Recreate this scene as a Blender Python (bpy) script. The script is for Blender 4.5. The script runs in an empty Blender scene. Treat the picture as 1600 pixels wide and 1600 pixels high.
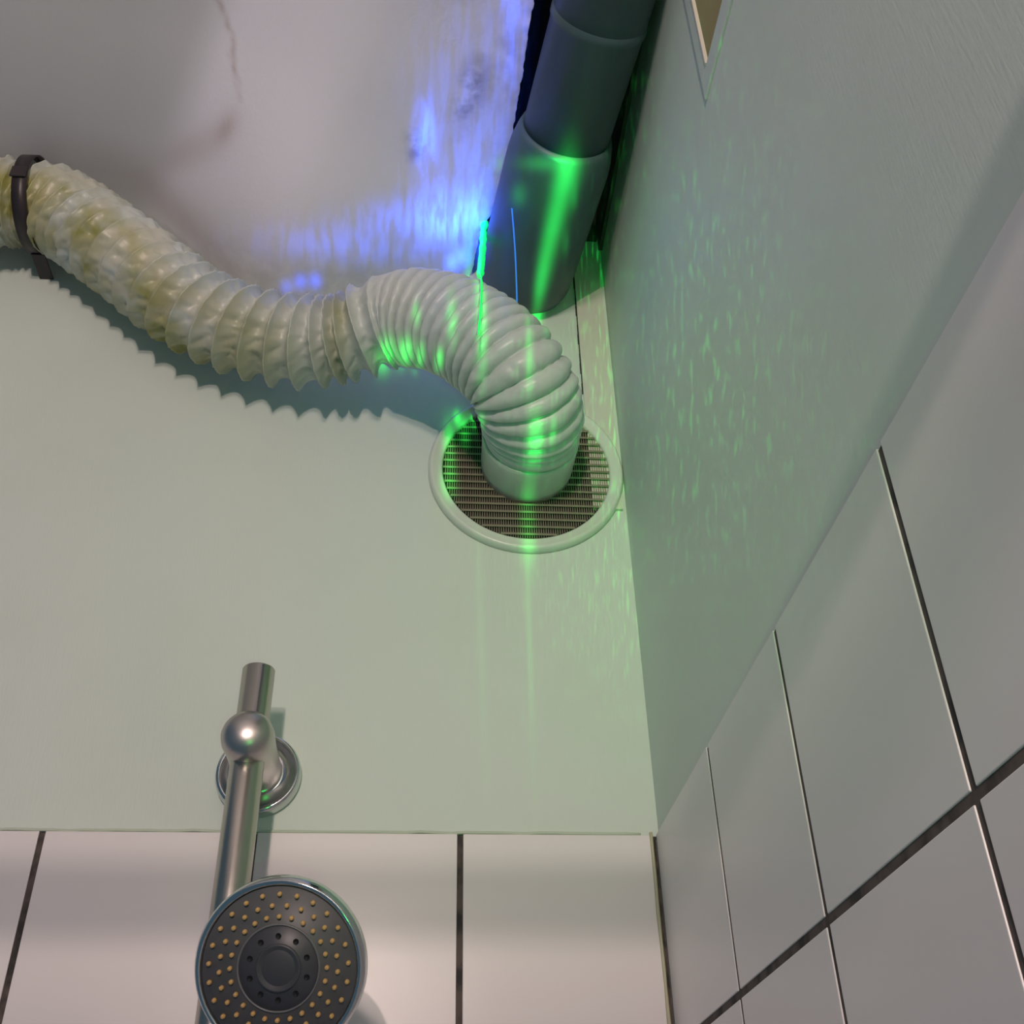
import bpy, bmesh, math, random
from mathutils import Vector, Matrix, noise
random.seed(7)
S = bpy.context.scene
PI = math.pi

# ------------------------------------------------------------------ camera
cam = bpy.data.cameras.new('camera')
cam.sensor_width = 36.0
cam.lens = 1695.47 / 1600 * 36.0
cam.clip_start = 0.01
co = bpy.data.objects.new('camera', cam)
S.collection.objects.link(co)
CR = Vector((0.99637342, -0.08247456, -0.02092752))
CU = Vector((-0.03051634, -0.57595465, 0.81691186))
CF = Vector((0.07942775, 0.81331063, 0.57638273))
CP = Vector((-0.17963866, -0.79377086, -0.26919086))
co.matrix_world = Matrix(((CR.x, CU.x, -CF.x, CP.x), (CR.y, CU.y, -CF.y, CP.y), (CR.z, CU.z, -CF.z, CP.z), (0, 0, 0, 1)))
S.camera = co

# ------------------------------------------------------------------ world, lights, exposure
w = bpy.data.worlds.new('world'); S.world = w; w.use_nodes = True
w.node_tree.nodes['Background'].inputs[0].default_value = (0.30, 0.52, 0.72, 1)
w.node_tree.nodes['Background'].inputs[1].default_value = 0.19
S.view_settings.view_transform = 'Standard'
S.view_settings.look = 'None'
S.view_settings.exposure = 0.0
S.view_settings.gamma = 1.0
S.view_settings.use_curve_mapping = False

def lamp(name, kind, loc, energy, color, size=0.02):
    l = bpy.data.lights.new(name, kind); l.energy = energy; l.color = color
    l.shadow_soft_size = size
    o = bpy.data.objects.new(name, l); S.collection.objects.link(o); o.location = loc
    return o
KEY = Vector((-0.36, -2.00, 0.15))
# two bulbs, one above the other, so the rail between them and the wall throws only a half shadow
lamp('bathroom_lamp', 'POINT', KEY, 32, (1.0, 0.775, 0.70), 0.014)
lamp('bathroom_lamp', 'POINT', KEY + Vector((0, 0, .14)), 35, (1.0, 0.775, 0.70), 0.07)

def projector(name, loc, aim, angle, energy, color, build):
    """a spot lamp whose beam carries a procedural pattern, set by the places its beam falls on"""
    o = lamp(name, 'SPOT', loc, energy, (1, 1, 1), 0.0)
    loc = Vector(loc); d = (Vector(aim) - loc).normalized()
    q = d.to_track_quat('-Z', 'Y'); o.rotation_euler = q.to_euler()
    o.data.spot_size = math.radians(angle); o.data.spot_blend = 0.3
    inv = q.to_matrix().transposed()
    def uv(p):
        v = inv @ (Vector(p) - loc)
        return v.x / -v.z, v.y / -v.z
    o.data.use_nodes = True
    nt = o.data.node_tree; N = nt.nodes; L = nt.links
    em = N['Emission']; em.inputs[0].default_value = (*color, 1)
    tc = N.new('ShaderNodeTexCoord'); sp = N.new('ShaderNodeSeparateXYZ'); L.new(tc.outputs['Normal'], sp.inputs[0])
    def M(op, a, b=None, c=None):
        m = N.new('ShaderNodeMath'); m.operation = op
        for i, x in enumerate((a, b, c)):
            if x is None: continue
            if isinstance(x, (int, float)): m.inputs[i].default_value = x
            else: L.new(x, m.inputs[i])
        return m.outputs[0]
    nz = M('MAXIMUM', M('ABSOLUTE', sp.outputs[2]), 0.01)
    u = M('DIVIDE', sp.outputs[0], nz); v = M('DIVIDE', sp.outputs[1], nz)
    def blob(p, su, sv, wgt=1.0, tilt=0.0):
        a, b = uv(p) if len(p) == 3 else p
        du = M('SUBTRACT', u, a); dv = M('SUBTRACT', v, b)
        if tilt:
            du = M('SUBTRACT', du, M('MULTIPLY', dv, tilt))
        e = M('ADD', M('POWER', M('DIVIDE', M('ABSOLUTE', du), su), 2.0), M('POWER', M('DIVIDE', M('ABSOLUTE', dv), sv), 2.0))
        return M('MULTIPLY', M('EXPONENT', M('MULTIPLY', e, -1.0)), wgt)
    def streaks(ku, kv, lo, hi, seed=0.0):
        cb = N.new('ShaderNodeCombineXYZ'); L.new(M('MULTIPLY', u, ku), cb.inputs[0]); L.new(M('MULTIPLY', v, kv), cb.inputs[1]); cb.inputs[2].default_value = seed
        t = N.new('ShaderNodeTexNoise'); t.inputs['Scale'].default_value = 1.0; t.inputs['Detail'].default_value = 2.0; L.new(cb.outputs[0], t.inputs[0])
        mr = N.new('ShaderNodeMapRange'); mr.interpolation_type = 'SMOOTHSTEP'
        L.new(t.outputs[0], mr.inputs[0]); mr.inputs[1].default_value = lo; mr.inputs[2].default_value = hi
        return mr.outputs[0]
    def edge(p1, p2, soft):
        """1 on the right of the line p1->p2, 0 on the left"""
        a = Vector(uv(p1)); b = Vector(uv(p2)); t = (b - a).normalized(); n = Vector((t.y, -t.x))
        dd = M('ADD', M('ADD', M('MULTIPLY', u, n.x), M('MULTIPLY', v, n.y)), -(n.x * a.x + n.y * a.y))
        mr = N.new('ShaderNodeMapRange'); mr.interpolation_type = 'SMOOTHSTEP'
        L.new(dd, mr.inputs[0]); mr.inputs[1].default_value = -soft; mr.inputs[2].default_value = soft
        return mr.outputs[0]
    total = build(M, blob, streaks, edge)
    L.new(M('MAXIMUM', total, 0.0), em.inputs[1])
    return o
def addall(M, xs):
    t = xs[0]
    for x in xs[1:]: t = M('ADD', t, x)
    return t

def green_pattern(M, blob, streaks, edge):
    xs = []
    # long bright bar along the drain pipe
    bar = [(-.061, -.190, .545), (-.062, -.172, .545), (-.065, -.150, .543), (-.067, -.125, .541), (-.069, -.100, .540), (-.071, -.075, .539), (-.072, -.050, .539), (-.073, -.022, .539)]
    for i, p in enumerate(bar):
        xs.append(blob(p, .0088 - .0007 * i, .017, 8.5))
    xs.append(blob((-.082, -.186, .545), .022, .006, 4))
    xs.append(blob((-.085, -.160, .545), .02, .03, .8))
    xs.append(blob((-.103, -.146, .550), .006, .009, 4))
    xs.append(blob((-.052, -.150, .545), .003, .010, 3))
    xs.append(blob((-.053, -.095, .545), .003, .010, 3))
    # drops on the white duct
    for p, su, sv, g in [((-.213, -.135, .352), .006, .012, 4), ((-.198, -.135, .356), .005, .010, 4), ((-.186, -.135, .352), .003, .010, 2.5), ((-.171, -.14, .345), .003, .008, 3),
                         ((-.193, -.13, .405), .003, .009, 1.2), ((-.163, -.14, .39), .004, .018, 1.2), ((-.139, -.15, .40), .004, .05, 2.2),
                         ((-.144, -.12, .285), .004, .010, 4), ((-.136, -.12, .296), .003, .006, 4), ((-.150, -.12, .30), .003, .006, 3),
                         ((-.099, -.14, .357), .003, .03, 1.2), ((-.078, -.13, .282), .003, .012, 1.2), ((-.088, -.06, .33), .006, .016, 3),
                         ((-.159, 0, .36), .0045, .020, 3.5), ((-.159, 0, .325), .006, .012, 3), ((-.088, 0, .285), .006, .03, 2.2), ((-.090, 0, .19), .0025, .11, .22), ((-.131, 0, .19), .003, .12, .12)]:
        xs.append(blob(p, su, sv, g))
    # fine streaks over the right wall and soft spill on both walls
    st = streaks(520, 52, .52, .72, 3.0)
    w1 = addall(M, [blob((0, -.20, .36), .050, .19, 1.7), blob((-.03, -.10, .30), .10, .18, .6)])
    xs.append(M('MULTIPLY', st, M('MULTIPLY', w1, .9)))
    xs.append(blob((0, -.10, .24), .11, .22, .16))
    xs.append(blob((-.15, 0, .20), .22, .28, .09))
    xs.append(blob((0, -.20, .34), .045, .17, .28))
    return addall(M, xs)
projector('green_laser_lamp', (-.135, -.88, -.34), (-.10, -.10, .36), 62, 30, (0.03, 1.0, 0.10), green_pattern)

def blue_pattern(M, blob, streaks, edge):
    xs = []
    n1 = streaks(130, 30, .36, .60, 9.0)
    n2 = streaks(150, 22, .40, .62, 4.0)
    for p, su, sv, g in [((-.158, -.070, .605), .026, .017, 13), ((-.137, -.085, .605), .007, .03, 4), ((-.190, -.062, .605), .045, .013, 2.4), ((-.25, -.03, .60), .07, .014, 1.3),
                         ((-.190, -.160, .61), .007, .020, 7), ((-.142, -.13, .61), .035, .06, 1.0)]:
        xs.append(M('MULTIPLY', blob(p, su, sv, g), M('ADD', M('MULTIPLY', n1, .6), .25)))
    for p, su, sv, g in [((-.118, -.28, .61), .012, .05, 1.0), ((-.150, -.16, .61), .04, .09, .40)]:
        xs.append(M('MULTIPLY', blob(p, su, sv, g), M('ADD', n2, .5)))
    for p in [(-.150, -.02, .605), (-.16, -.010, .605)]:
        xs.append(blob(p, .005, .007, 7))
    for p, g in [((-.302, -.09, .485), 1.6), ((-.315, -.085, .482), 1), ((-.288, -.095, .482), 1.8)]:
        xs.append(blob(p, .005, .006, g))
    xs.append(blob((-.078, -.22, .55), .010, .02, .5))
    xs.append(blob((-.108, -.09, .56), .006, .05, .5))
    return addall(M, xs)
projector('blue_laser_lamp', (-.185, -.90, -.33), (-.18, -.12, .60), 50, 60, (0.02, 0.10, 1.0), blue_pattern)

def lilac_pattern(M, blob, streaks, edge):
    e = edge((-.468, -.03, .655), (-.352, -.30, .655), .017)
    rt = edge((-.135, .0, .60), (-.085, -.30, .60), .02)
    b = addall(M, [blob((-.26, -.15, .62), .34, .30, 1.0)])
    low = edge((-.50, -.04, .60), (-.13, -.04, .60), .05)
    return M('MULTIPLY', M('MULTIPLY', M('MULTIPLY', e, b), M('SUBTRACT', 1.0, low)), M('SUBTRACT', 1.0, rt))
projector('lilac_fill_spot', (-.32, -1.05, -.45), (-.25, -.16, .62), 56, 15, (1.0, 0.82, 0.98), lilac_pattern)  # unseen fill added to tint the ceiling; its masked edge draws the lilac boundary

# ------------------------------------------------------------------ helpers
def tag(o, label=None, cat=None, group=None, kind=None):
    if label: o['label'] = label
    if cat: o['category'] = cat
    if group: o['group'] = group
    if kind: o['kind'] = kind
    return o
def empty(name, loc, label, cat, group=None):
    o = bpy.data.objects.new(name, None); S.collection.objects.link(o); o.location = loc
    o.empty_display_size = 0.02
    return tag(o, label, cat, group)
def link(name, bm, mat, parent=None, smooth=False, bevel=0, kind=None):
    me = bpy.data.meshes.new(name)
    bmesh.ops.recalc_face_normals(bm, faces=bm.faces)
    bm.to_mesh(me); bm.free()
    o = bpy.data.objects.new(name, me); S.collection.objects.link(o)
    me.materials.append(mat)
    if smooth:
        for p in me.polygons: p.use_smooth = True
    if bevel:
        m = o.modifiers.new('bevel', 'BEVEL'); m.width = bevel; m.segments = 2; m.limit_method = 'ANGLE'
    if parent:
        o.parent = parent; o.location = -Vector(parent.location)
    if kind: o['kind'] = kind
    return o
def box(bm, a, b):
    vs = [bm.verts.new((x, y, z)) for x in (a[0], b[0]) for y in (a[1], b[1]) for z in (a[2], b[2])]
    for f in ((0, 1, 3, 2), (4, 6, 7, 5), (0, 4, 5, 1), (2, 3, 7, 6), (0, 2, 6, 4), (1, 5, 7, 3)):
        bm.faces.new([vs[i] for i in f])
def lathe(bm, prof, origin, axis, seg=64, close=False):
    """prof: list of (radius, height along axis)"""
    axis = Vector(axis).normalized(); o = Vector(origin)
    t = Vector((0, 0, 1)) if abs(axis.z) < .9 else Vector((1, 0, 0))
    a = axis.cross(t).normalized(); b = axis.cross(a)
    rings = []
    for r, h in prof:
        if r < 1e-6: rings.append([bm.verts.new(o + axis * h)])
        else: rings.append([bm.verts.new(o + axis * h + (a * math.cos(2 * PI * k / seg) + b * math.sin(2 * PI * k / seg)) * r) for k in range(seg)])
    pairs = list(zip(rings, rings[1:]))
    if close: pairs.append((rings[-1], rings[0]))
    for p, q in pairs:
        for k in range(seg):
            k2 = (k + 1) % seg
            if len(p) == 1 and len(q) == 1: continue
            if len(p) == 1: bm.faces.new((p[0], q[k], q[k2]))
            elif len(q) == 1: bm.faces.new((p[k], p[k2], q[0]))
            else: bm.faces.new((p[k], p[k2], q[k2], q[k]))
def spline(pts, n):
    """centripetal-free Catmull-Rom resampled evenly"""
    P = [Vector(p) for p in pts]
    P = [P[0] * 2 - P[1]] + P + [P[-1] * 2 - P[-2]]
    out = []
    for i in range(1, len(P) - 2):
        for k in range(60):
            t = k / 60
            a, b, c, d = P[i - 1], P[i], P[i + 1], P[i + 2]
            out.append(0.5 * ((2 * b) + (c - a) * t + (2 * a - 5 * b + 4 * c - d) * t * t + (3 * b - a - 3 * c + d) * t ** 3))
    out.append(P[-2])
    s = [0]
    for a, b in zip(out, out[1:]): s.append(s[-1] + (b - a).length)
    res = []; j = 0
    for i in range(n):
        q = s[-1] * i / (n - 1)
        while j < len(s) - 2 and s[j + 1] < q: j += 1
        t = (q - s[j]) / max(1e-9, s[j + 1] - s[j])
        res.append(out[j].lerp(out[j + 1], min(1, t)))
    return res, s[-1]
def tube(bm, path, rad, seg=16, cap=True, attr=None):
    """rad(i, theta) -> radius; returns rings"""
    n = len(path)
    T = [(path[min(i + 1, n - 1)] - path[max(i - 1, 0)]).normalized() for i in range(n)]
    up = Vector((0, 0, 1)) if abs(T[0].z) < .9 else Vector((0, 1, 0))
    a = (up - T[0] * up.dot(T[0])).normalized()
    rings = []
    for i in range(n):
        a = (a - T[i] * a.dot(T[i])).normalized(); b = T[i].cross(a)
        rings.append([bm.verts.new(path[i] + (a * math.cos(2 * PI * k / seg) + b * math.sin(2 * PI * k / seg)) * rad(i, 2 * PI * k / seg)) for k in range(seg)])
    for p, q in zip(rings, rings[1:]):
        for k in range(seg):
            k2 = (k + 1) % seg
            bm.faces.new((p[k], p[k2], q[k2], q[k]))
    if cap:
        bm.faces.new(rings[0][::-1]); bm.faces.new(rings[-1])
    return rings

# ------------------------------------------------------------------ materials
def mat(name, color, rough=0.6, metal=0.0, spec=0.5, bump=None, mottle=None, emit=None, coat=0, sss=0):
    """bump: (kind scale vector, strength, distance); mottle: (scale, color2, lo, hi)"""
    m = bpy.data.materials.new(name); m.use_nodes = True
    nt = m.node_tree; N = nt.nodes; L = nt.links; b = N['Principled BSDF']
    b.inputs['Base Color'].default_value = (*color, 1); b.inputs['Roughness'].default_value = rough
    b.inputs['Metallic'].default_value = metal; b.inputs['Specular IOR Level'].default_value = spec
    b.inputs['Coat Weight'].default_value = coat
    if sss:
        b.inputs['Subsurface Weight'].default_value = sss; b.inputs['Subsurface Radius'].default_value = (.01, .01, .008); b.inputs['Subsurface Scale'].default_value = 0.6
    tc = N.new('ShaderNodeTexCoord')
    if mottle:
        t = N.new('ShaderNodeTexNoise'); t.inputs['Scale'].default_value = mottle[0]; t.inputs['Detail'].default_value = 5
        L.new(tc.outputs['Object'], t.inputs[0])
        r = N.new('ShaderNodeMapRange'); L.new(t.outputs[0], r.inputs[0]); r.inputs[1].default_value = mottle[2]; r.inputs[2].default_value = mottle[3]
        mx = N.new('ShaderNodeMix'); mx.data_type = 'RGBA'; L.new(r.outputs[0], mx.inputs[0]); mx.inputs[6].default_value = (*color, 1); mx.inputs[7].default_value = (*mottle[1], 1)
        L.new(mx.outputs[2], b.inputs['Base Color'])
    if bump:
        mp = N.new('ShaderNodeMapping'); mp.inputs['Scale'].default_value = bump[0]; L.new(tc.outputs['Object'], mp.inputs[0])
        t = N.new('ShaderNodeTexNoise'); t.inputs['Scale'].default_value = 1; t.inputs['Detail'].default_value = 3; L.new(mp.outputs[0], t.inputs[0])
        bp = N.new('ShaderNodeBump'); bp.inputs['Strength'].default_value = bump[1]; bp.inputs['Distance'].default_value = bump[2]
        L.new(t.outputs[0], bp.inputs['Height']); L.new(bp.outputs[0], b.inputs['Normal'])
    if emit:
        b.inputs['Emission Color'].default_value = (*emit[0], 1); b.inputs['Emission Strength'].default_value = emit[1]
    return m
def attr_mix(m, attr, color2, noise_scale=None, amount=1.0):
    """mix the base colour towards color2 by a mesh attribute (dirt and stains)"""
    N = m.node_tree.nodes; L = m.node_tree.links; b = N['Principled BSDF']
    at = N.new('ShaderNodeAttribute'); at.attribute_name = attr
    fac = at.outputs['Fac']
    if noise_scale:
        tc = N.new('ShaderNodeTexCoord'); t = N.new('ShaderNodeTexNoise'); t.inputs['Scale'].default_value = noise_scale; t.inputs['Detail'].default_value = 4
        L.new(tc.outputs['Object'], t.inputs[0])
        r = N.new('ShaderNodeMapRange'); L.new(t.outputs[0], r.inputs[0]); r.inputs[1].default_value = .35; r.inputs[2].default_value = .62
        mm = N.new('ShaderNodeMath'); mm.operation = 'MULTIPLY'; L.new(r.outputs[0], mm.inputs[0]); L.new(fac, mm.inputs[1]); fac = mm.outputs[0]
    m2 = N.new('ShaderNodeMath'); m2.operation = 'MULTIPLY'; m2.use_clamp = True; L.new(fac, m2.inputs[0]); m2.inputs[1].default_value = amount
    mx = N.new('ShaderNodeMix'); mx.data_type = 'RGBA'; L.new(m2.outputs[0], mx.inputs[0])
    inp = b.inputs['Base Color']
    if inp.is_linked: L.new(inp.links[0].from_socket, mx.inputs[6])
    else: mx.inputs[6].default_value = inp.default_value
    mx.inputs[7].default_value = (*color2, 1); L.new(mx.outputs[2], inp)
def set_attr(o, name, fn):
    me = o.data; a = me.attributes.new(name, 'FLOAT', 'POINT')
    a.data.foreach_set('value', [fn(v.co) for v in me.vertices])

PAINT = (0.60, 0.68, 0.62)
m_paint_back = mat('pale_green_paint', PAINT, .55, bump=((620, 620, 70), .25, .0005), mottle=(7, (.57, .65, .58), .45, .75))
m_paint_right = m_paint_back
m_tile = mat('white_glazed_tile', (0.76, 0.73, 0.72), .30, bump=((14, 14, 14), .12, .003), spec=.35)
m_grout = mat('dirty_grout', (0.11, 0.085, 0.075), .9, mottle=(55, (.035, .032, .03), .45, .62))
m_corner_streak = mat('yellow_light_streak', (.48, .47, .32), .6)
m_ceiling = mat('stained_ceiling_board', (0.69, 0.69, 0.71), .8, bump=((260, 260, 260), .22, .0008), mottle=(6, (.68, .68, .69), .35, .75))
m_board_edge = mat('broken_plaster_edge', (.72, .70, .68), .95, bump=((160, 160, 160), .6, .003))
m_void = mat('dark_void_concrete', (.06, .05, .05), .95, bump=((40, 40, 40), .6, .01))  # dark concrete slab; on the wall faces it carries the void's shade as colour
m_pipe = mat('grey_drain_pipe_plastic', (.060, .105, .118), .45, bump=((8, 60, 8), .15, .002), mottle=(14, (.055, .085, .090), .45, .7))
m_hose = mat('white_vinyl_duct', (.53, .575, .55), .38, spec=.5, bump=((120, 120, 120), .18, .002), sss=.12)
m_stub = mat('white_plastic_collar', (.56, .62, .56), .3, mottle=(12, (.44, .54, .46), .45, .7))
m_ring = mat('white_vent_plastic', (.62, .68, .60), .3)
m_grille = mat('brown_vent_grille', (.22, .17, .13), .6, mottle=(18, (.25, .20, .17), .4, .65))
m_hole = mat('dark_recess', (.02, .02, .02), .9)
m_steel = mat('brushed_steel', (.50, .47, .42), .27, metal=1.0, bump=((600, 600, 12), .12, .0006))
m_steel_knob = mat('satin_steel', (.55, .52, .49), .34, metal=1.0)
m_chrome = mat('chrome', (.62, .64, .64), .12, metal=1.0)
m_face = mat('grey_shower_face', (.085, .090, .095), .45, mottle=(90, (.10, .10, .105), .4, .6))
m_face2 = mat('dark_grey_shower_centre', (.06, .062, .072), .4)
m_nozzle = mat('tan_silicone_nozzle', (.60, .38, .14), .5)
m_black = mat('black_hole', (.006, .006, .008), .7)
m_clamp = mat('dark_clamp_band', (.030, .022, .024), .4)
m_winframe = mat('window_frame_paint', (.60, .68, .62), .4)
m_winlip = mat('pale_window_bead', (.72, .66, .56), .5)
m_glass = mat('olive_window_pane', (.16, .16, .09), .25)
m_trim = mat('corner_strip', (.60, .60, .53), .55)

# ------------------------------------------------------------------ room shell
W = 0.15
TOPZ = 0.80
# back wall plaster (behind the tile plane)
bm = bmesh.new(); box(bm, (-1.15, .003, 0), (.15, .10, TOPZ)); box(bm, (-1.15, .010, -1.2), (.15, .10, 0))
wall_back = link('wall_back', bm, m_paint_back, kind='structure')
G = 0.0044
def tiles(name, rects, to3d, parent, mat_):
    bm = bmesh.new()
    for (a0, a1, z0, z1) in rects:
        box(bm, to3d(a0, 0.0, z0), to3d(a1, .008, z1))
    return link(name, bm, mat_, parent, bevel=.0005)
rects = []
xs = [-.0035] + [-.1467 - W * k for k in range(8)]
for i in range(len(xs) - 1):
    for j in range(8):
        z1 = (0 if j == 0 else -.145 - .15 * (j - 1)) ; z0 = -.145 - .15 * j
        x1 = xs[i] - (G / 2 if i else 0); x0 = xs[i + 1] + G / 2
        rects.append((x0, x1, z0 + G / 2, z1 - (G / 2 if j else 0)))
tiles('tiles', rects, lambda a, d, z: (a, d, z), wall_back, m_tile)
bm = bmesh.new(); box(bm, (-1.15, .0008, -1.2), (0.0, .0099, -.001)); link('grout', bm, m_grout, wall_back)
# thin caulk bead on the edge of the top course
bm = bmesh.new()
p = [Vector((-1.1 + .011 * k, .0015 , .0012 + .0010 * noise.noise(Vector((k * .6, 0, 0))))) for k in range(100)]
tube(bm, p, lambda i, t: .0012, 6); link('caulk', bm, mat('green_caulk', (.50, .58, .46), .6), wall_back, True)

bm = bmesh.new(); p = [Vector((-.0035 + .0006 * noise.noise(Vector((k * .3, 4, 0))), -.0002, .002 - .012 * k)) for k in range(70)]
tube(bm, p, lambda i, t: .0013 + .0005 * noise.noise(Vector((i * .5, 9, 0))), 8); link('corner_streak_bead', bm, m_corner_streak, wall_back, True)  # streak of yellow light in the corner, put in as a coloured bead
# right wall with the window opening
WY0, WY1, WZ0, WZ1 = -1.0, -.379, .403, .575
bm = bmesh.new()
box(bm, (.003, -1.7, 0), (.10, WY0, TOPZ)); box(bm, (.003, WY1, 0), (.10, .003, TOPZ))
box(bm, (.003, WY0, 0), (.10, WY1, WZ0)); box(bm, (.003, WY0, WZ1), (.10, WY1, TOPZ))
box(bm, (.010, -1.7, -1.2), (.10, .003, 0))
wall_right = link('wall_right', bm, m_paint_right, kind='structure')
rects = []
ys = [-.0015] + [-.168 - W * k for k in range(11)]
for i in range(len(ys) - 1):
    for j in range(8):
        z1 = (0 if j == 0 else -.145 - .15 * (j - 1)); z0 = -.145 - .15 * j
        y1 = ys[i] - (G / 2 if i else 0); y0 = ys[i + 1] + G / 2
        if i > 0: pass
        rects.append((y0, y1, z0 + G / 2, z1 - (G / 2 if j else 0)))
tiles('tiles', rects, lambda a, d, z: (d, a, z), wall_right, m_tile)
bm = bmesh.new(); box(bm, (.0007, -1.7, -1.2), (.0099, 0.0, -.001)); link('grout', bm, m_grout, wall_right)

# window on the right wall
win = empty('window_1', (0.03, -.70, .41), None, None); win['kind'] = 'structure'
bm = bmesh.new()
box(bm, (.0012, WY0, WZ0 - .020), (.012, WY1 + .014, WZ0 + .0)); box(bm, (.0012, WY1, WZ0), (.012, WY1 + .014, WZ1 + .014)); box(bm, (.0012, WY0, WZ1), (.012, WY1, WZ1 + .014))
link('window_frame', bm, m_winframe, win, bevel=.001)
bm = bmesh.new(); box(bm, (.0005, WY1 - .0014, WZ0), (.003, WY1 + .0002, WZ1))
link('window_bead', bm, m_winlip, win)
bm = bmesh.new(); box(bm, (.003, WY1 - .0015, WZ0 + .001), (.045, WY1 + .0002, WZ1)); box(bm, (.003, WY0, WZ0 - .0002), (.045, WY1, WZ0 + .001)); link('window_reveal', bm, m_glass, win)
bm = bmesh.new(); box(bm, (.045, WY0, WZ0), (.050, WY1, WZ1)); link('window_pane', bm, m_glass, win)

# corner strip up in the corner, over the painted back wall
bm = bmesh.new(); box(bm, (-.0285, -.0006, .30), (-.0005, .003, .635))
tr = link('trim_1', bm, m_trim, kind='structure')
bm = bmesh.new()
for k in range(14):
    z0 = .44 + k * .0135; box(bm, (-.0295 + .0003 * math.sin(k * 2.1), .0018, z0), (-.0285, .0031, z0 + .0136))
link('gap', bm, m_hole, tr)

# upper slab over the gap, dark
bm = bmesh.new(); box(bm, (-1.15, -1.7, TOPZ), (.15, .10, TOPZ + .08)); link('ceiling', bm, m_void, kind='structure')
# dark sheets over both walls above board level, void shade put into their colour
bm = bmesh.new(); box(bm, (-.55, -.006, .665), (-.0005, .0029, TOPZ)); link('wall_back', bm, m_void, kind='structure')
bm = bmesh.new(); box(bm, (-.0010, -1.25, .640), (.0029, -.007, TOPZ)); link('wall_right', bm, m_void, kind='structure')

# ceiling board: sagging, ragged right edge
FA = Vector((-.378, -.30)); FB = Vector((-.490, -.03))
fd = (FB - FA).normalized(); fn = Vector((fd.y, -fd.x))
if fn.x < 0: fn = -fn
def smooth(t): t = max(0, min(1, t)); return t * t * (3 - 2 * t)
def ceil_z(x, y):
    d = (Vector((x, y)) - FA).dot(fn)
    k = smooth((d + .035) / .19)
    z = .664 - .048 * k
    z -= .070 * math.exp(-((x + .320) / .110) ** 2 - ((y - .03) / .17) ** 2)
    z -= .012 * math.exp(-((x + .16) / .05) ** 2 - (y / .12) ** 2)
    z += .0022 * noise.noise(Vector((x * 9, y * 9, 3)))
    return z
EDGE = [(-1.8, -.085), (-.60, -.093), (-.36, -.1005), (-.297, -.101), (-.262, -.103), (-.225, -.1045), (-.185, -.107), (-.143, -.108), (-.105, -.114), (-.073, -.122), (-.055, -.131), (-.03, -.135), (.01, -.139)]
def edge_x(y):
    for (a, xa), (b, xb) in zip(EDGE, EDGE[1:]):
        if a <= y <= b:
            return xa + (xb - xa) * (y - a) / (b - a) + .0014 * noise.noise(Vector((y * 160, 5, 0))) + .0012 * noise.noise(Vector((y * 50, 2, 0)))
    return -.1
ny, nx = 330, 230
bm = bmesh.new(); grid = []; gtop = []
for j in range(ny + 1):
    t = j / ny; y = .003 - 1.25 * t ** 1.25
    ex = edge_x(y); row = []; rt = []
    for i in range(nx + 1):
        s = i / nx; x = ex + (-1.15 - ex) * s ** 1.35
        z = ceil_z(x, y)
        e = (ex - x)
        z += .0035 * math.exp(-(e / .006)) * (0.5 + .5 * noise.noise(Vector((y * 90, 1, 1))))
        row.append(bm.verts.new((x, y, z)))
    grid.append(row)
for j in range(ny):
    for i in range(nx):
        bm.faces.new((grid[j][i], grid[j][i + 1], grid[j + 1][i + 1], grid[j + 1][i]))
# solid: roof of the board 11 mm up (coarse border is enough)
top = [[bm.verts.new((grid[j][i].co.x - (.002 if i == 0 else 0), grid[j][i].co.y, grid[j][i].co.z + .011)) for i in range(0, nx + 1, 10)] for j in range(0, ny + 1, 1)]
for j in range(ny):
    for i in range(nx // 10):
        bm.faces.new((top[j][i], top[j][i + 1], top[j + 1][i + 1], top[j + 1][i]))
    bm.faces.new((grid[j][0], grid[j + 1][0], top[j + 1][0], top[j][0]))
ceiling = link('ceiling', bm, m_ceiling, kind='structure', smooth=True)
ceiling.name = 'ceiling'
def gz(x, y, x0, y0, sx, sy, rot=0):
    c, s = math.cos(rot), math.sin(rot); u = (x - x0) * c + (y - y0) * s; v = -(x - x0) * s + (y - y0) * c
    return math.exp(-(u / sx) ** 2 - (v / sy) ** 2)
def mould(v):
    x, y = v.x, v.y
    return 1.1 * gz(x, y, -.150, -.205, .012, .035, .2) + 1.0 * gz(x, y, -.200, -.150, .008, .018) + .9 * gz(x, y, -.172, -.315, .020, .02) + .5 * gz(x, y, -.118, -.235, .012, .04) + .25 * gz(x, y, -.30, -.02, .12, .03)
CRACK = [(-.390, -.36), (-.383, -.305), (-.376, -.262), (-.366, -.235), (-.365, -.20), (-.364, -.178)]
def segd(p, a, b):
    a = Vector(a); b = Vector(b); t = max(0, min(1, (p - a).dot(b - a) / (b - a).length_squared)); return (p - a - (b - a) * t).length
def rust(v):
    p = Vector((v.x, v.y)); 
    q = p + Vector((.003 * noise.noise(Vector((v.x * 80, v.y * 80, 0))), 0))
    d = min(segd(q, a, b) for a, b in zip(CRACK, CRACK[1:]))
    r = .65 * math.exp(-(d / .0022) ** 2)
    r += .55 * gz(v.x, v.y, -.378, -.148, .020, .007, -1.0) + .45 * gz(v.x, v.y, -.42, -.11, .05, .014, -.7)
    r += .35 * gz(v.x, v.y, -.43, -.03, .10, .025, .5)
    return min(1, r)
set_attr(ceiling, 'mould', mould); set_attr(ceiling, 'rust', rust)
attr_mix(m_ceiling, 'rust', (.36, .25, .22), None, .8)
attr_mix(m_ceiling, 'mould', (.10, .08, .10), 55, .75)

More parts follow.
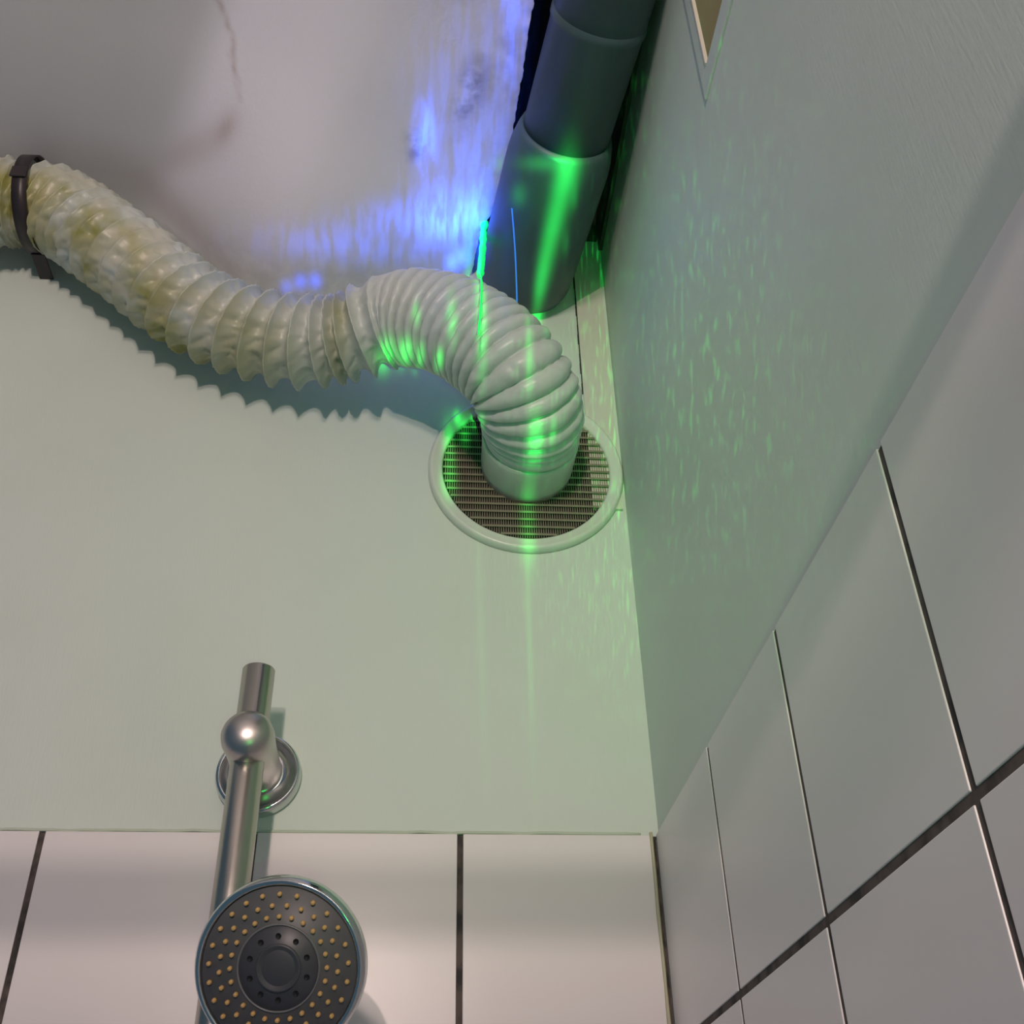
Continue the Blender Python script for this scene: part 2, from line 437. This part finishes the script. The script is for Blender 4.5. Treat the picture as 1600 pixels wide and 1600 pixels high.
# unseen curtain rail added behind the camera to throw the shadow band on the walls
rz = KEY.z - (KEY.z + .048) * .5
bm = bmesh.new(); lathe(bm, [(0, 0), (.0135, 0), (.0135, 1.14), (0, 1.14)], (-1.145, -1.0, rz), (1, 0, 0), 24)
r_ = link('shadow_curtain_rail', bm, m_steel, smooth=False); tag(r_, 'unseen steel curtain rail added across the room to throw a shadow band on the walls', 'curtain rail')

# ------------------------------------------------------------------ drain pipe
PA = Vector((-.0865, 0, .582)); PD = Vector((.132, -1, .035)).normalized()
pipe = empty('drain_pipe', PA, 'thick grey drain pipe running along the ceiling corner beside the right wall', 'pipe')
bm = bmesh.new(); lathe(bm, [(.034, .180), (.0405, .180), (.0405, 1.24), (.034, 1.24)], PA, PD, 96, close=True)
link('pipe_body', bm, m_pipe, pipe, True).data.shade_smooth()
bm = bmesh.new()
lathe(bm, [(.040, .192), (.0425, .193), (.0450, .186), (.0480, .172), (.0490, .160), (.0490, .04), (.0480, .018), (.044, .006), (.034, .0)], PA, PD, 96)
link('socket', bm, m_pipe, pipe, True)
bm = bmesh.new(); lathe(bm, [(.0395, .296), (.0418, .298), (.0418, .303), (.0405, .306)], PA, PD, 96)
link('seam_ring', bm, m_pipe, pipe, True)

# ------------------------------------------------------------------ vent in the wall
VC = Vector((-.088, 0, .341)); 
vent = empty('air_vent', VC, 'round white wall vent with brown ribbed grille behind the duct end', 'vent')
bm = bmesh.new()
lathe(bm, [(.078, -.006), (.077, .0005), (.078, .003), (.080, .004), (.0835, .0035), (.0855, .0052), (.0880, .0052), (.0895, .0036), (.0905, .001), (.0905, -.0028), (.078, -.0028)], VC, (0, -1, 0), 128)
link('rim', bm, m_ring, vent, True)
bm = bmesh.new(); lathe(bm, [(0, -.0020), (.0785, -.0020)], VC, (0, -1, 0), 64); link('backing', bm, m_hole, vent)
bm = bmesh.new(); R = .0765
k = -8
zz = -R + .004
while zz < R - .002:
    hw = math.sqrt(max(0, R * R - zz * zz)) + .0006
    n = max(2, int(hw * 2 / .0018))
    # a louvre blade, slightly corrugated
    z0 = VC.z + zz
    a = [bm.verts.new((VC.x - hw, .0006, z0 + .0033)), bm.verts.new((VC.x + hw, .0006, z0 + .0033)), bm.verts.new((VC.x + hw, -.0040, z0 - .0002)), bm.verts.new((VC.x - hw, -.0040, z0 - .0002)),
         bm.verts.new((VC.x - hw, -.0030, z0 - .0016)), bm.verts.new((VC.x + hw, -.0030, z0 - .0016))]
    bm.faces.new(a[:4]); bm.faces.new((a[3], a[2], a[5], a[4]))
    zz += .0080
x = -R + .002
while x < R - .001:
    h = math.sqrt(R * R - x * x)
    box(bm, (VC.x + x - .0004, -.0016, VC.z - h), (VC.x + x + .0004, -.0008, VC.z + h)); x += .0021
link('grille', bm, m_grille, vent)

# ------------------------------------------------------------------ flexible duct
HP = [(-.74, -.058, .600), (-.678, -.058, .602), (-.63, -.058, .606), (-.584, -.058, .607), (-.539, -.058, .592), (-.472, -.056, .537), (-.409, -.055, .481), (-.352, -.055, .449), (-.298, -.060, .434), (-.254, -.072, .432), (-.211, -.090, .438),
      (-.171, -.106, .421), (-.136, -.117, .389), (-.109, -.114, .360), (-.094, -.092, .346), (-.088, -.062, .344), (-.088, -.040, .344)]
NR = 1500
path, LEN = spline(HP, NR)
XK = None
ph = [0.0]
for i in range(1, NR):
    p = path[i]
    lam = .0215
    if p.x < -.50: lam = .0095 + .007 * smooth((p.x + .585) / .06) if p.x > -.60 else .015
    g = math.exp(-((p.x + .262) / .020) ** 2)
    lam *= (1 - .50 * g)
    if p.x > -.22: lam = .0118
    if p.x > -.145: lam = .0098
    ph.append(ph[-1] + LEN / (NR - 1) / lam)
SEG = 120
def hose_r(i, th):
    p = path[i]; s = LEN * i / (NR - 1)
    g = math.exp(-((p.x + .262) / .022) ** 2)
    A = .0044 + .0022 * smooth((p.x + .46) / .12) * (1 - smooth((p.x + .25) / .05)) * 1.5
    A = A + (.0026 - A) * smooth((-.40 - p.x) / .08)
    q = smooth((p.x + .24) / .05)
    f = ph[i] + th / (2 * PI)
    k = math.floor(f)
    c = abs(math.sin(PI * f))
    r = .0452 - A * (c ** .75) * 1.6 * (1 - q) - .0052 * (1 - c ** .5) * 1.5 * q
    cr = noise.noise(Vector((math.cos(th) * 3.2, math.sin(th) * 3.2, k * 7.13)))
    r += .0024 * cr * (c ** .6) * (1 - .6 * q)
    r += .0013 * (1 - .5 * q) * noise.noise(Vector((math.cos(th) * 7, math.sin(th) * 7, s * 80)))
    pl = abs(math.sin(.5 * (11 * th + 2 * PI * f + 3.5 * noise.noise(Vector((math.cos(th) * 2.5, math.sin(th) * 2.5, k * 3.7))))))
    r -= .0021 * (1 - .8 * q) * (c ** .5) * (1 - pl ** .7)
    r += .0016 * noise.noise(Vector((math.cos(th) * 1.5, math.sin(th) * 1.5, s * 14 + 4)))
    r -= .002 * g
    if p.x < -.56:   # squeezed by the clamp
        r -= .0035 * math.exp(-((p.x + .578) / .012) ** 2)
    end = smooth((NR - 1 - i) / 60)
    return r * end + .0415 * (1 - end)
duct = empty('flexible_duct', (-.30, 0, .43), 'crinkled white flexible exhaust duct curving along the wall into the round vent', 'duct')
bm = bmesh.new(); tube(bm, path, hose_r, SEG, cap=False)
hose = link('hose', bm, m_hose, duct, True)
def olive(v):
    x, y, z = v
    a = gz(x, z, -.515, .530, .075, .030, -.75) * 2.8 + 1.2 * gz(x, z, -.47, .50, .08, .020, -.75) + .8 * gz(x, z, -.63, .585, .05, .025)
    a += .55 * gz(x, z, -.37, .425, .08, .030, -.5)
    a += .45 * gz(x, z, -.262, .43, .012, .05)
    return min(1, a)
set_attr(hose, 'olive', olive); attr_mix(m_hose, 'olive', (.30, .30, .09), 16, 1.3)
def lowdust(v):
    return .45 * smooth((noise.noise(Vector((v.x * 30, v.y * 60, v.z * 30))) + .25) / .5) * smooth((-.26 - v.x) / .1)
set_attr(hose, 'dust', lowdust); attr_mix(m_hose, 'dust', (.50, .48, .34), None, 1.0)
bm = bmesh.new()
SC = Vector((-.088, 0, .344))
lathe(bm, [(.0405, .046), (.0428, .048), (.0436, .044), (.0430, .034), (.0425, .012), (.0418, .001), (.038, .001), (.038, .046), (.0405, .046)], SC, (0, -1, 0), 96)
link('collar', bm, m_stub, duct, True)['label'] = 'smooth pale plastic collar'

# clamp round the duct at the left
clamp = empty('hose_clamp', (-.584, -.058, .607), 'dark metal clamp band strapped round the left end of the duct', 'clamp')
bm = bmesh.new()
ax = Vector((1, 0.0, .03))
cc = Vector((-.5725, -.058, .6058))
lathe(bm, [(.0458, -.0068), (.0474, -.0070), (.0474, .0070), (.0458, .0068)], cc, ax, 96, close=True)
link('band', bm, m_clamp, clamp, True)
bm = bmesh.new(); box(bm, (-.581, -.1060, .590), (-.566, -.1035, .604)); link('screw_lug', bm, m_clamp, clamp, bevel=.001)
bm = bmesh.new(); box(bm, (-.576, -.030, .5660), (-.562, .003, .5680)); link('wall_tab', bm, m_clamp, clamp, bevel=.001)

# ------------------------------------------------------------------ thin strands
m_gs = mat('green_light_streak', (.02, .6, .12), .4, emit=((.0, .85, .12), .9))  # streak of green light given shape as an emissive strand
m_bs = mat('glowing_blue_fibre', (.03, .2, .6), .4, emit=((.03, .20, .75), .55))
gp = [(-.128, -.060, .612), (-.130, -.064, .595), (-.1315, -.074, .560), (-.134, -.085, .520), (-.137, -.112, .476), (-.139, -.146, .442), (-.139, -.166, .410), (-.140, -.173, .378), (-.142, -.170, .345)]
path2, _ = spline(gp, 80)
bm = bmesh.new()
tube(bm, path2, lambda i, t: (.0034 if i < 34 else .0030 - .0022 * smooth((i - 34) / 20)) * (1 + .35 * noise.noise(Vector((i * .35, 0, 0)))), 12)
tag(link('green_streak', bm, m_gs, None, True), 'streak of green light shaped as a glowing strand from the ceiling edge over the duct', 'light streak')
bp = [(-.1115, -.129, .590), (-.1085, -.128, .575), (-.1065, -.125, .54), (-.1050, -.122, .50), (-.1045, -.120, .46), (-.1050, -.122, .425), (-.1055, -.1215, .405)]
path3, _ = spline(bp, 60)
bm = bmesh.new(); tube(bm, path3, lambda i, t: .0007, 8)
tag(link('thin_fibre', bm, m_bs, None, True), 'thin blue fibre hanging in front of the grey pipe down to the duct', 'fibre')

# ------------------------------------------------------------------ shower rail
RX, RY = -.2985, -.060
rail = empty('shower_rail', (RX, 0, .042), 'vertical brushed steel shower rail fixed to the back wall with a round flange', 'shower rail')
bm = bmesh.new(); lathe(bm, [(0, -.70), (.0118, -.70), (.0118, .1005), (.0112, .1015), (.0098, .1018), (.0098, .099), (0, .099)], (RX, RY, 0), (0, 0, 1), 64)
link('pole', bm, m_steel, rail, True)
bm = bmesh.new(); BC = (RX, 0, .043)
lathe(bm, [(.0175, -.002), (.0175, .050), (.0180, .060), (.0185, .070), (.0180, .076), (.0155, .0815), (.011, .0850), (.0055, .0868), (0, .0873)], BC, (0, -1, 0), 64)
link('bracket', bm, m_steel_knob, rail, True)
bm = bmesh.new()
lathe(bm, [(.0170, .006), (.0225, .0045), (.0255, .0065), (.0285, .0095), (.0305, .0085), (.0315, .0045), (.0315, -.003)], BC, (0, -1, 0), 96)
link('flange', bm, m_chrome, rail, True)

# ------------------------------------------------------------------ hand shower
HC = Vector((-.2530, -.148, -.1260))
hn = Vector((-.095, -.64, -.30)).normalized()
hu = (Vector((0, 0, 1)) - hn * hn.z).normalized(); hx = hu.cross(hn) * -1
if hx.x < 0: hx = -hx
hand = empty('hand_shower', HC, 'round chrome hand shower with grey face and tan nozzles in front of the rail', 'shower head')
def onface(u, v, h=0): return HC + hx * u + hu * v + hn * h
bm = bmesh.new()
lathe(bm, [(0, -.030), (.016, -.030), (.030, -.026), (.041, -.020), (.0468, -.014), (.0485, -.007), (.0482, -.002), (.0468, .0012), (.0452, .0018), (.0440, .0010), (.0438, -.002), (0, -.002)], HC, hn, 128)
link('shower_body', bm, m_chrome, hand, True)
bm = bmesh.new(); lathe(bm, [(0, .0006), (.043, .0006), (.0437, -.0015)], HC, hn, 96); link('spray_face', bm, m_face, hand, True)
bm = bmesh.new(); lathe(bm, [(.0222, .0004), (.0226, .0018), (.0232, .0018), (.0236, .0004)], HC, hn, 96)
link('inner_ring', bm, mat('face_ring', (.16, .165, .17), .3), hand, True)
bm = bmesh.new(); lathe(bm, [(0, .0012), (.0222, .0012), (.0225, .0005)], HC, hn, 96); link('spray_centre', bm, m_face2, hand, True)
bm = bmesh.new(); lathe(bm, [(0, .0010), (.0095, .0012), (.0115, .0024), (.0125, .0024), (.0130, .0010)], HC, hn, 64); link('button', bm, m_face2, hand, True)
def small(name, u, v, prof, m, src=None):
    if src is None:
        bm = bmesh.new(); lathe(bm, prof, (0, 0, 0), hn, 12)
        me = bpy.data.meshes.new(name); bm.to_mesh(me); bm.free(); me.materials.append(m)
        for p in me.polygons: p.use_smooth = True
        o = bpy.data.objects.new(name, me)
    else: o = src.copy()
    S.collection.objects.link(o); o.parent = hand
    o.location = onface(u, v) - HC
    return o
src = None
for r, n, off in ((.0392, 25, 0.12), (.0332, 25, .62), (.0272, 24, 0.1)):
    for k in range(n):
        a = 2 * PI * (k + off) / n
        src = small('nozzle', r * math.sin(a), r * math.cos(a), [(.00135, .0004), (.00125, .0022), (.0008, .0027), (0, .0027)], m_nozzle, src) if src else small('nozzle', r * math.sin(a), r * math.cos(a), [(.00135, .0004), (.00125, .0022), (.0008, .0027), (0, .0027)], m_nozzle)
src = None
for k in range(10):
    a = 2 * PI * (k + .02) / 10
    src = small('spray_hole', .0168 * math.sin(a), .0168 * math.cos(a), [(0, .0014), (.00165, .0014), (.00165, .0008)], m_black, src)
# handle, runs down-left behind the face into the holder on the rail
h0 = HC - hn * .026 - hu * .036 - hx * .018
hp = [h0 + hu * .016 + hx * .008, h0, Vector((-.2905, -.118, -.178)), Vector((-.294, -.108, -.225)), Vector((-.295, -.095, -.32))]
path4, _ = spline(hp, 60)
bm = bmesh.new(); tube(bm, path4, lambda i, t: .0125 - .002 * (i / 59), 32); link('handle', bm, m_chrome, hand, True)
# holder on the rail
hold = empty('shower_holder', (RX, RY, -.20), 'dark sliding holder on the rail just under the shower head', 'holder')
bm = bmesh.new(); lathe(bm, [(.0120, -.022), (.0185, -.022), (.0195, -.018), (.0195, .018), (.0185, .022), (.0120, .022)], (RX, RY, -.215), (0, 0, 1), 48); link('slider', bm, m_clamp, hold, True)
bm = bmesh.new(); lathe(bm, [(0, 0), (.011, 0), (.011, .02), (.009, .022), (0, .022)], (RX, RY - .018, -.215), (0.1, -1, 0), 32); link('knob', bm, m_clamp, hold, True)
